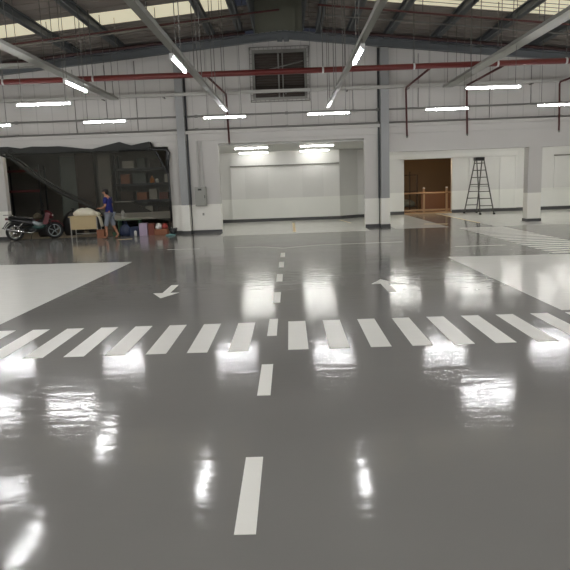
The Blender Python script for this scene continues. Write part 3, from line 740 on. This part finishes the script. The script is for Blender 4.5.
# low green table behind the person
t = thing('low_table', 'low pale green table behind the walking person', 'table', (-5.6, 21.8, 0))
b = MB(); b.box(-6.05, -5.2, 21.6, 22.0, .5, .545, .008); b.build('top', 'pale_green', t)
for x in (-5.98, -5.27):
    for y in (21.66, 21.94):
        b = MB(); b.box(x-.025, x+.025, y-.025, y+.025, 0, .5); b.build('leg', 'green', t)
t = thing('white_jug', 'small white jug standing on the low pale green table', 'jug', (-5.85, 21.8, .545))
b = MB(); b.tube([(-5.85, 21.8, .545), (-5.85, 21.8, .78), (-5.85, 21.8, .82)], [.06, .06, .035], 12); b.build('body', 'white_plastic', t)
b = MB(); b.tube([(-5.85, 21.8, .82), (-5.85, 21.8, .86)], .038, 10); b.build('lid', 'pale', t)
b = MB(); b.tube([(-5.795, 21.8, .75), (-5.75, 21.8, .72), (-5.75, 21.8, .62), (-5.795, 21.8, .6)], .011, 6); b.build('handle', 'white_plastic', t)

# table with cloth heap
t = thing('desk', 'tan panelled desk carrying the heap of cream cloth', 'desk', (-6.95, 21.0, 0))
b = MB(); b.box(-7.42, -6.44, 20.75, 21.35, .7, .735, .006); b.build('top', 'tan', t)
b = MB(); b.box(-7.36, -6.5, 20.79, 20.815, .29, .7); b.build('front_panel', 'tan', t)
for x in (-7.37, -6.49):
    for y in (20.83, 21.29):
        b = MB(); b.box(x-.014, x+.014, y-.014, y+.014, 0, .7); b.build('leg', 'conduit', t)
b = MB(); b.box(-7.3, -6.55, 21.05, 21.08, .12, .15); b.build('foot_rail', 'conduit', t)
t = thing('cloth_heap', 'crumpled cream cloth piled on the tan desk', 'cloth', (-6.9, 21.05, .735))
b = MB(); b.heap((-6.92, 21.05, .735), (.36, .22, .26), 5, .18, 28); b.heap((-6.65, 21.02, .735), (.22, .18, .16), 8, .2, 24); b.build('pile', 'cream', t)
b = MB()
gp = []
for i in range(9):
    f = i/8; row = []
    for j in range(7):
        v = j/6; row.append(b.bm.verts.new((-6.6+.18*min(1, f*2.2)+.13*max(0, f-.35)+.012*math.sin(j*2), 20.8+.32*v+.01*math.sin(i*1.7+j), .84-.48*max(0, f-.2)/.8 if f > .2 else .86)))
    gp.append(row)
for i in range(8):
    for j in range(6): fc = b.bm.faces.new((gp[i][j], gp[i+1][j], gp[i+1][j+1], gp[i][j+1])); fc.smooth = True
o = b.build('hanging_end', 'cream', t); md = o.modifiers.new('s', 'SOLIDIFY'); md.thickness = .015

# floor clutter under the netting
carton(-6.42, -6.18, 20.5, 20.72, 0, .28, 'carton', 'small brown carton on the floor at the right end of the tan desk')
t = thing('storage_bag', 'dark blue bulging bag on the floor right of the person', 'bag', (-5.6, 21.1, 0))
b = MB(); b.heap((-5.62, 21.12, 0), (.2, .16, .4), 11, .12, 22); b.build('bag', 'blue', t)
b = MB(); b.tube([(-5.7, 21.1, .36), (-5.66, 21.08, .5), (-5.58, 21.08, .5), (-5.54, 21.1, .36)], .012, 6); b.build('handle', 'blue', t)
def crate(x0, x1, y0, y1, h, m, label):
    t = thing('plastic_crate', label, 'crate', ((x0+x1)/2, (y0+y1)/2, 0), 'plastic crates under the netting')
    b = MB(); b.box(x0, x1, y0, y1, 0, .02); b.box(x0, x1, y0, y0+.02, .02, h); b.box(x0, x1, y1-.02, y1, .02, h); b.box(x0, x0+.02, y0+.02, y1-.02, .02, h); b.box(x1-.02, x1, y0+.02, y1-.02, .02, h); b.build('body', m, t)
    b = MB(); b.box(x0-.015, x1+.015, y0-.015, y0, h-.05, h); b.box(x0-.015, x1+.015, y1, y1+.015, h-.05, h); b.build('rim', m, t)
    for k in range(4):
        xx = x0+(x1-x0)*(k+.5)/4; b = MB(); b.box(xx-.01, xx+.01, y0-.012, y0, .03, h-.06); b.build('rib', m, t)
crate(-5.42, -5.14, 20.95, 21.3, .3, 'blue', 'dark blue plastic crate between the blue bag and the lilac box')
crate(-6.05, -5.85, 21.1, 21.4, .14, 'green', 'low green plastic crate behind the feet of the person')
t = thing('white_bottle', 'white bottle standing in front of the dark blue crate', 'bottle', (-5.22, 20.86, 0))
b = MB(); b.tube([(-5.22, 20.86, 0), (-5.22, 20.86, .15), (-5.22, 20.86, .19)], [.05, .05, .02], 10); b.build('body', 'white_plastic', t)
b = MB(); b.tube([(-5.22, 20.86, .19), (-5.22, 20.86, .22)], .022, 8); b.build('cap', 'blue', t)
carton(-5.1, -4.83, 20.9, 21.15, 0, .42, 'lilac', 'lilac box standing between the blue crate and the rust cartons', 'lilac_box')
carton(-4.8, -4.6, 20.92, 21.2, 0, .4, 'redcarton', 'narrow rust red carton beside the lilac box', group='cartons under the netting')
carton(-4.59, -4.15, 20.9, 21.2, 0, .2, 'carton', 'low brown carton under the red and white bags', group='cartons under the netting')
b = MB(); b.heap((-4.47, 21.05, .2), (.11, .12, .2), 21, .15, 18)
solo(b, 'white_bag', 'white_plastic', 'white plastic bag on the low brown carton', 'bag', 'bags on the low carton', (-4.47, 21.05, .2))
b = MB(); b.heap((-4.26, 21.05, .2), (.1, .12, .19), 22, .15, 18)
solo(b, 'red_bag', mat('red_bag_plastic', (150, 52, 44), .5), 'red plastic bag on the low brown carton', 'bag', 'bags on the low carton', (-4.26, 21.05, .2))
t = thing('bucket', 'black bucket on the floor at the foot of the netting corner', 'bucket', (-3.92, 20.75, 0))
b = MB(); b.tube([(-3.92, 20.75, .0), (-3.92, 20.75, .22)], [.1, .13], 16); b.torus((-3.92, 20.75, .22), .13, .012, 'z', 18, 6); b.build('body', 'black', t)
b = MB(); b.tube([(-3.92-.13*math.cos(a), 20.75, .22+.05*math.sin(a)) for a in [PI*i/8 for i in range(9)]], .006, 5); b.build('handle', 'chrome', t)
b = MB(); b.heap((-3.98, 20.5, 0), (.16, .1, .06), 31, .25, 18)
solo(b, 'rag', 'cyan', 'pale teal rag on the floor in front of the black bucket', 'rag', None, (-3.98, 20.5, 0))
for k, (x, y, r, lab) in enumerate(((-8.7, 22.2, (.34, .3, .72), 'black rubbish bag directly behind the motorbike seat'), (-7.85, 22.5, (.36, .32, .85), 'tallest black rubbish bag, behind the motorbike front wheel'), (-7.05, 22.7, (.34, .3, .8), 'black rubbish bag behind the tan desk'))):
    t = thing('rubbish_bag', lab, 'bag', (x, y, 0), 'black rubbish bags behind the netting')
    b = MB(); b.heap((x, y, 0), r, 40+k, .14, 24); b.build('sack', 'black', t)
    b = MB(); b.tube([(x, y, r[2]*.93), (x, y, r[2]*1.03), (x+.02, y, r[2]*1.14)], [.06, .03, .07], 8); b.build('knot', 'black', t)
b = MB(); b.box(-5.5, -5.05, 19.65, 19.69, 0, .012)
o = solo(b, 'wood_strip', 'tan', 'thin pale wooden strip lying on the floor right of the person', 'strip', None, (-5.28, 19.67, 0)); o.rotation_euler.z = .3

# ------------------------------------------------------------------ motorbike (built along +x, front at +x)
bike = thing('motorbike', 'dark motorbike with red front fairing parked at the left edge', 'motorbike', (-8.59, 20.82, 0), None, .36)
def bp(mb, name, m, parent=bike): return mb.build(name, m, parent, local=True)
WB, R = 1.24, .29
xr, xf = -.62, .62
for x in (xr, xf):
    b = MB(); b.torus((x, 0, R), R-.045, .045, 'y', 32, 10); wl = bp(b, 'wheel', 'rubber')
    b = MB(); b.torus((x, 0, R), R-.095, .018, 'y', 28, 6); b.tube([(x, -.06, R), (x, .06, R)], .045, 12)
    for k in range(5):
        a = k*2*PI/5+.3; b.tube([(x, 0, R), (x+(R-.1)*math.cos(a), 0, R+(R-.1)*math.sin(a))], [.022, .014], 6)
    bp(b, 'rim', 'bike_grey' if x > 0 else 'chrome', wl)
b = MB()
b.tube([(.36, 0, .86), (.2, 0, .62), (-.02, 0, .5), (-.3, 0, .52), (-.72, 0, .7)], [.035, .04, .05, .045, .025], 8)
for s in (-.07, .07): b.tube([(-.15, s, .42), (xr, s*1.3, R)], .026, 8)
bp(b, 'frame', 'bike_dark')
for s in (-1, 1):
    b = MB(); b.tube([(-.32, s*.12, .62), (xr+.02, s*.11, R+.03)], .022, 8); b.torus((-.42, s*.117, .5), .03, .01, 'z', 14, 6); bp(b, 'shock_absorber', 'chrome')
b = MB(); b.ell((.0, 0, .36), (.2, .11, .12), 14); b.tube([(-.02, 0, .36), (.22, 0, .4)], [.085, .07], 12); b.ell((-.12, 0, .34), (.12, .14, .1), 12); bp(b, 'engine', 'bike_dark')
b = MB()
for s in (-.09, .09): b.tube([(xf, s, R), (.44, s*.8, .74)], [.024, .028], 8)
b.tube([(.44, 0, .72), (.37, 0, .92)], .026, 8)
fk = bp(b, 'fork', 'bike_dark')
b = MB()
for i in range(9):
    pass
arc = [(xf+(R+.035)*math.cos(a), (R+.035)*math.sin(a)+R) for a in [PI*(.12+.62*i/10) for i in range(11)]]
b.rings([[(px, y, pz+dz) for y, dz in ((-.07, -.035), (-.055, .0), (0, .014), (.055, .0), (.07, -.035), (0, -.004))] for px, pz in arc]); bp(b, 'front_mudguard', 'bike_red')
arc = [(xr+(R+.045)*math.cos(a), (R+.045)*math.sin(a)+R) for a in [PI*(.22+.66*i/10) for i in range(11)]]
b = MB(); b.rings([[(px, y, pz+dz) for y, dz in ((-.08, -.04), (-.06, .0), (0, .014), (.06, .0), (.08, -.04), (0, -.004))] for px, pz in arc]); bp(b, 'rear_mudguard', 'black')
def loft(b, sec, n=14):
    b.rings([[(x+ (sk_ if False else 0), w_*math.cos(2*PI*k/n), z+h*math.sin(2*PI*k/n)) for k in range(n)] for x, z, w_, h in sec])
b = MB(); loft(b, [(-.78, .8, .03, .02), (-.7, .79, .1, .045), (-.45, .765, .125, .05), (-.2, .735, .12, .05), (-.02, .7, .09, .045), (.06, .68, .04, .025)]); bp(b, 'seat', 'black')
b = MB(); loft(b, [(-.82, .74, .03, .03), (-.7, .7, .1, .06), (-.4, .64, .13, .09), (-.1, .58, .12, .1), (.08, .55, .06, .07)]); bp(b, 'side_cover', 'black')
b = MB(); loft(b, [(-.12, .6, .05, .03), (-.02, .58, .13, .085), (.12, .5, .13, .09), (.26, .5, .12, .07)]); bp(b, 'silver_panel', 'bike_grey')
b = MB(); loft(b, [(-.1, .42, .06, .04), (.05, .42, .15, .085), (.25, .42, .15, .075), (.36, .48, .1, .06)]); bp(b, 'belly_panel', 'teal')
for s in (-1, 1):
    b = MB(); b.prism([(.26, .52), (.36, .5), (.44, .56), (.5, .74), (.46, .9), (.38, .9), (.34, .74)], 'y', s*.1, s*.17); bp(b, 'leg_shield', 'bike_red')
b = MB(); loft(b, [(.36, .86, .09, .12), (.44, .84, .15, .14), (.54, .8, .13, .12), (.62, .77, .06, .07)]); fr = bp(b, 'front_fairing', 'bike_red')
b = MB(); b.ell((.57, 0, .79), (.06, .1, .065), 12); bp(b, 'headlight', 'white_plastic', fr)
b = MB(); b.tube([(.26, -.34, 1.0), (.34, -.2, 1.0), (.38, 0, .96), (.34, .2, 1.0), (.26, .34, 1.0)], .014, 8); hb = bp(b, 'handlebar', 'bike_dark')
for s in (-1, 1):
    b = MB(); b.tube([(.3, s*.26, .997), (.24, s*.38, 1.0)], .022, 8); bp(b, 'grip', 'rubber', hb)
    b = MB(); b.tube([(.32, s*.24, 1.0), (.34, s*.3, 1.16)], .007, 6); b.ell((.33, s*.32, 1.19), (.015, .06, .04), 10); bp(b, 'mirror', 'black', hb)
b = MB(); b.tube([(.05, -.1, .32), (-.1, -.14, .24), (-.3, -.15, .27)], .02, 8); b.tube([(-.3, -.15, .27), (-.42, -.15, .31), (-.86, -.16, .4)], [.03, .048, .05], 10); bp(b, 'exhaust', 'chrome')
b = MB()
for s in (-.09, .09): b.tube([(-.5, s, .78), (-.7, s, .86), (-.92, s, .86)], .011, 6)
for x in (-.72, -.82, -.92): b.tube([(x, -.09, .86), (x, .09, .86)], .009, 6)
bp(b, 'rear_rack', 'chrome')
b = MB(); b.box(-.88, -.8, -.07, .07, .7, .77, .012); bp(b, 'tail_light', 'bike_red')
b = MB(); b.tube([(-.82, 0, .64), (-.96, 0, .46), (-.98, 0, .42)], [.02, .012, .04], 6); bp(b, 'plate_bracket', 'black')
b = MB(); b.tube([(-.08, -.1, .28), (-.14, -.24, .012)], .012, 6); b.box(-.18, -.1, -.265, -.22, 0, .015); bp(b, 'kickstand', 'bike_dark')
b = MB(); b.heap((.12, .0, .69), (.15, .13, .2), 51, .15, 16)
# bag resting on the step-through
o = b.build('shopping_bag', mat('dark_olive_bag', (54, 46, 28), .7)); tag(o, 'dark olive bag hung at the middle of the motorbike', 'bag')
o.matrix_world = Matrix.Translation((-8.59, 20.82, 0)) @ Matrix.Rotation(.36, 4, 'Z')

# ------------------------------------------------------------------ person (built facing +x, turned to face left)
per = thing('person', 'person in a blue shirt and grey shorts walking left past the desk', 'person', (-5.82, 20.1, 0), None, PI-.15)
def skin(name, V, E, R_, m, parent=per, lvl=2, extra=None, root=0):
    me = bpy.data.meshes.new(name); me.from_pydata([Vector(v) for v in V], E, []); me.update()
    o = bpy.data.objects.new(name, me); C.objects.link(o); o.parent = parent
    sm = o.modifiers.new('skin', 'SKIN'); sm.use_smooth_shade = True
    for i, d in enumerate(me.skin_vertices[0].data):
        r = R_[i]; d.radius = r if isinstance(r, tuple) else (r, r); d.use_root = (i == root)
    ss = o.modifiers.new('sub', 'SUBSURF'); ss.levels = lvl; ss.render_levels = lvl
    me.materials.append(M[m]); return o
hip = .82
V = [(0, 0, .85), (.01, 0, 1.0), (.03, 0, 1.18), (.05, 0, 1.31), (.07, 0, 1.38), (.09, 0, 1.47), (.1, 0, 1.54),   # 0..6 spine, neck, head
     (.0, .085, .8), (.12, .09, .45), (.1, .09, .1), (.21, .1, .035),                 # 7..10 left leg forward
     (.0, -.085, .8), (-.04, -.09, .45), (-.2, -.09, .13), (-.1, -.095, .03),          # 11..14 right leg back
     (.04, .17, 1.29), (.04, .21, 1.05), (.2, .19, .99), (.29, .17, 1.0),              # 15..18 left arm bent forward
     (.04, -.17, 1.29), (.0, -.21, 1.05), (.15, -.19, .96), (.24, -.17, .98)]          # 19..22 right arm
Ed = [(0, 1), (1, 2), (2, 3), (3, 4), (4, 5), (5, 6), (0, 7), (7, 8), (8, 9), (9, 10), (0, 11), (11, 12), (12, 13), (13, 14), (3, 15), (15, 16), (16, 17), (17, 18), (3, 19), (19, 20), (20, 21), (21, 22)]
Rr = [(.13, .1), (.12, .09), (.14, .1), (.12, .08), .05, (.085, .07), (.075, .065),
      (.085, .085), .052, .036, (.035, .025), (.085, .085), .052, .036, (.035, .025),
      .05, .038, .028, (.03, .02), .05, .038, .028, (.03, .02)]
body = skin('body', V, Ed, Rr, 'skin')
# face, ears and fingers belong to the body: small closed shapes on the head and palms
fv = MB()
fv.ell((.185, 0, 1.49), (.022, .014, .02), 8); fv.ell((.1, .08, 1.5), (.018, .01, .028), 8); fv.ell((.1, -.08, 1.5), (.018, .01, .028), 8)
fv.ell((.168, 0, 1.452), (.01, .024, .007), 8)
for hx, hy, hz in ((.29, .17, 1.0), (.24, -.17, .98)):
    for k, L in enumerate((.065, .075, .07, .055)):
        y = hy+(k-1.5)*.016; fv.tube([(hx, y, hz), (hx+L*.6, y, hz-.004), (hx+L, y, hz-.03)], [.0085, .008, .006], 6)
    s = -1 if hy > 0 else 1
    fv.tube([(hx-.02, hy+s*.02, hz), (hx+.015, hy+s*.045, hz+.01), (hx+.045, hy+s*.045, hz)], [.01, .009, .007], 6)
fv.build('face_and_fingers', 'skin', body, local=True)
b = MB(); b.ell((.172, .03, 1.505), (.008, .012, .008), 8); b.ell((.172, -.03, 1.505), (.008, .012, .008), 8); b.build('eyes', 'hair', body, local=True)
b = MB(); b.ell((.085, 0, 1.545), (.1, .088, .075), 16); b.ell((.045, 0, 1.5), (.065, .082, .085), 14); b.build('hair', 'hair', per, local=True)
skin('shirt', [(0, 0, .73), (.005, 0, .88), (.02, 0, 1.05), (.035, 0, 1.2), (.05, 0, 1.315), (.04, .175, 1.29), (.04, .21, 1.12), (.04, -.175, 1.29), (.015, -.21, 1.12)],
     [(0, 1), (1, 2), (2, 3), (3, 4), (4, 5), (5, 6), (4, 7), (7, 8)], [(.165, .125), (.16, .12), (.16, .12), (.165, .12), (.1, .085), .068, .062, .068, .062], 'shirt')
skin('shorts', [(0, 0, .86), (.0, .09, .78), (.075, .095, .58), (.115, .095, .4), (.0, -.09, .78), (-.03, -.095, .58), (-.075, -.095, .4)],
     [(0, 1), (1, 2), (2, 3), (0, 4), (4, 5), (5, 6)], [(.14, .11), .1, .085, .075, .1, .085, .075], 'shorts')
for fx, fy, fz, rot in ((.15, .098, .0, 0), (-.15, -.093, .0, 0)):
    b = MB(); b.ell((fx, fy, .016), (.13, .048, .016), 14); b.tube([(fx+.03, fy-.045, .02), (fx+.04, fy, .075), (fx+.03, fy+.045, .02)], .011, 6); b.build('sandal', 'sandal', per, local=True)

# ------------------------------------------------------------------ camera, world, colour
PIT, ROL, YAW, F = .16354, -.03586, -.01205, 620/570*36
fw = Vector((math.sin(YAW)*math.cos(PIT), math.cos(YAW)*math.cos(PIT), -math.sin(PIT)))
r0 = Vector((math.cos(YAW), -math.sin(YAW), 0)); u0 = r0.cross(fw)
rt = r0*math.cos(ROL)+u0*math.sin(ROL); up = rt.cross(fw)
cd = bpy.data.cameras.new('camera'); cd.sensor_width = 36; cd.lens = F; cd.clip_end = 200
cam = bpy.data.objects.new('camera', cd); C.objects.link(cam)
cam.matrix_world = Matrix(((rt.x, up.x, -fw.x, 0), (rt.y, up.y, -fw.y, 0), (rt.z, up.z, -fw.z, 1.6), (0, 0, 0, 1)))
S.camera = cam
wd = bpy.data.worlds.new('night'); S.world = wd; wd.use_nodes = True
wd.node_tree.nodes['Background'].inputs[0].default_value = (.02, .022, .03, 1)
wd.node_tree.nodes['Background'].inputs[1].default_value = 1
S.view_settings.view_transform = 'Standard'; S.view_settings.look = 'None'
S.view_settings.gamma = 1; S.view_settings.use_curve_mapping = False
S.view_settings.exposure = 0.0
S.cycles.use_denoising = True
S.cycles.max_bounces = 8; S.cycles.diffuse_bounces = 5; S.cycles.glossy_bounces = 4; S.cycles.transparent_max_bounces = 8
S.cycles.sample_clamp_indirect = 4; S.cycles.caustics_reflective = False; S.cycles.caustics_refractive = False
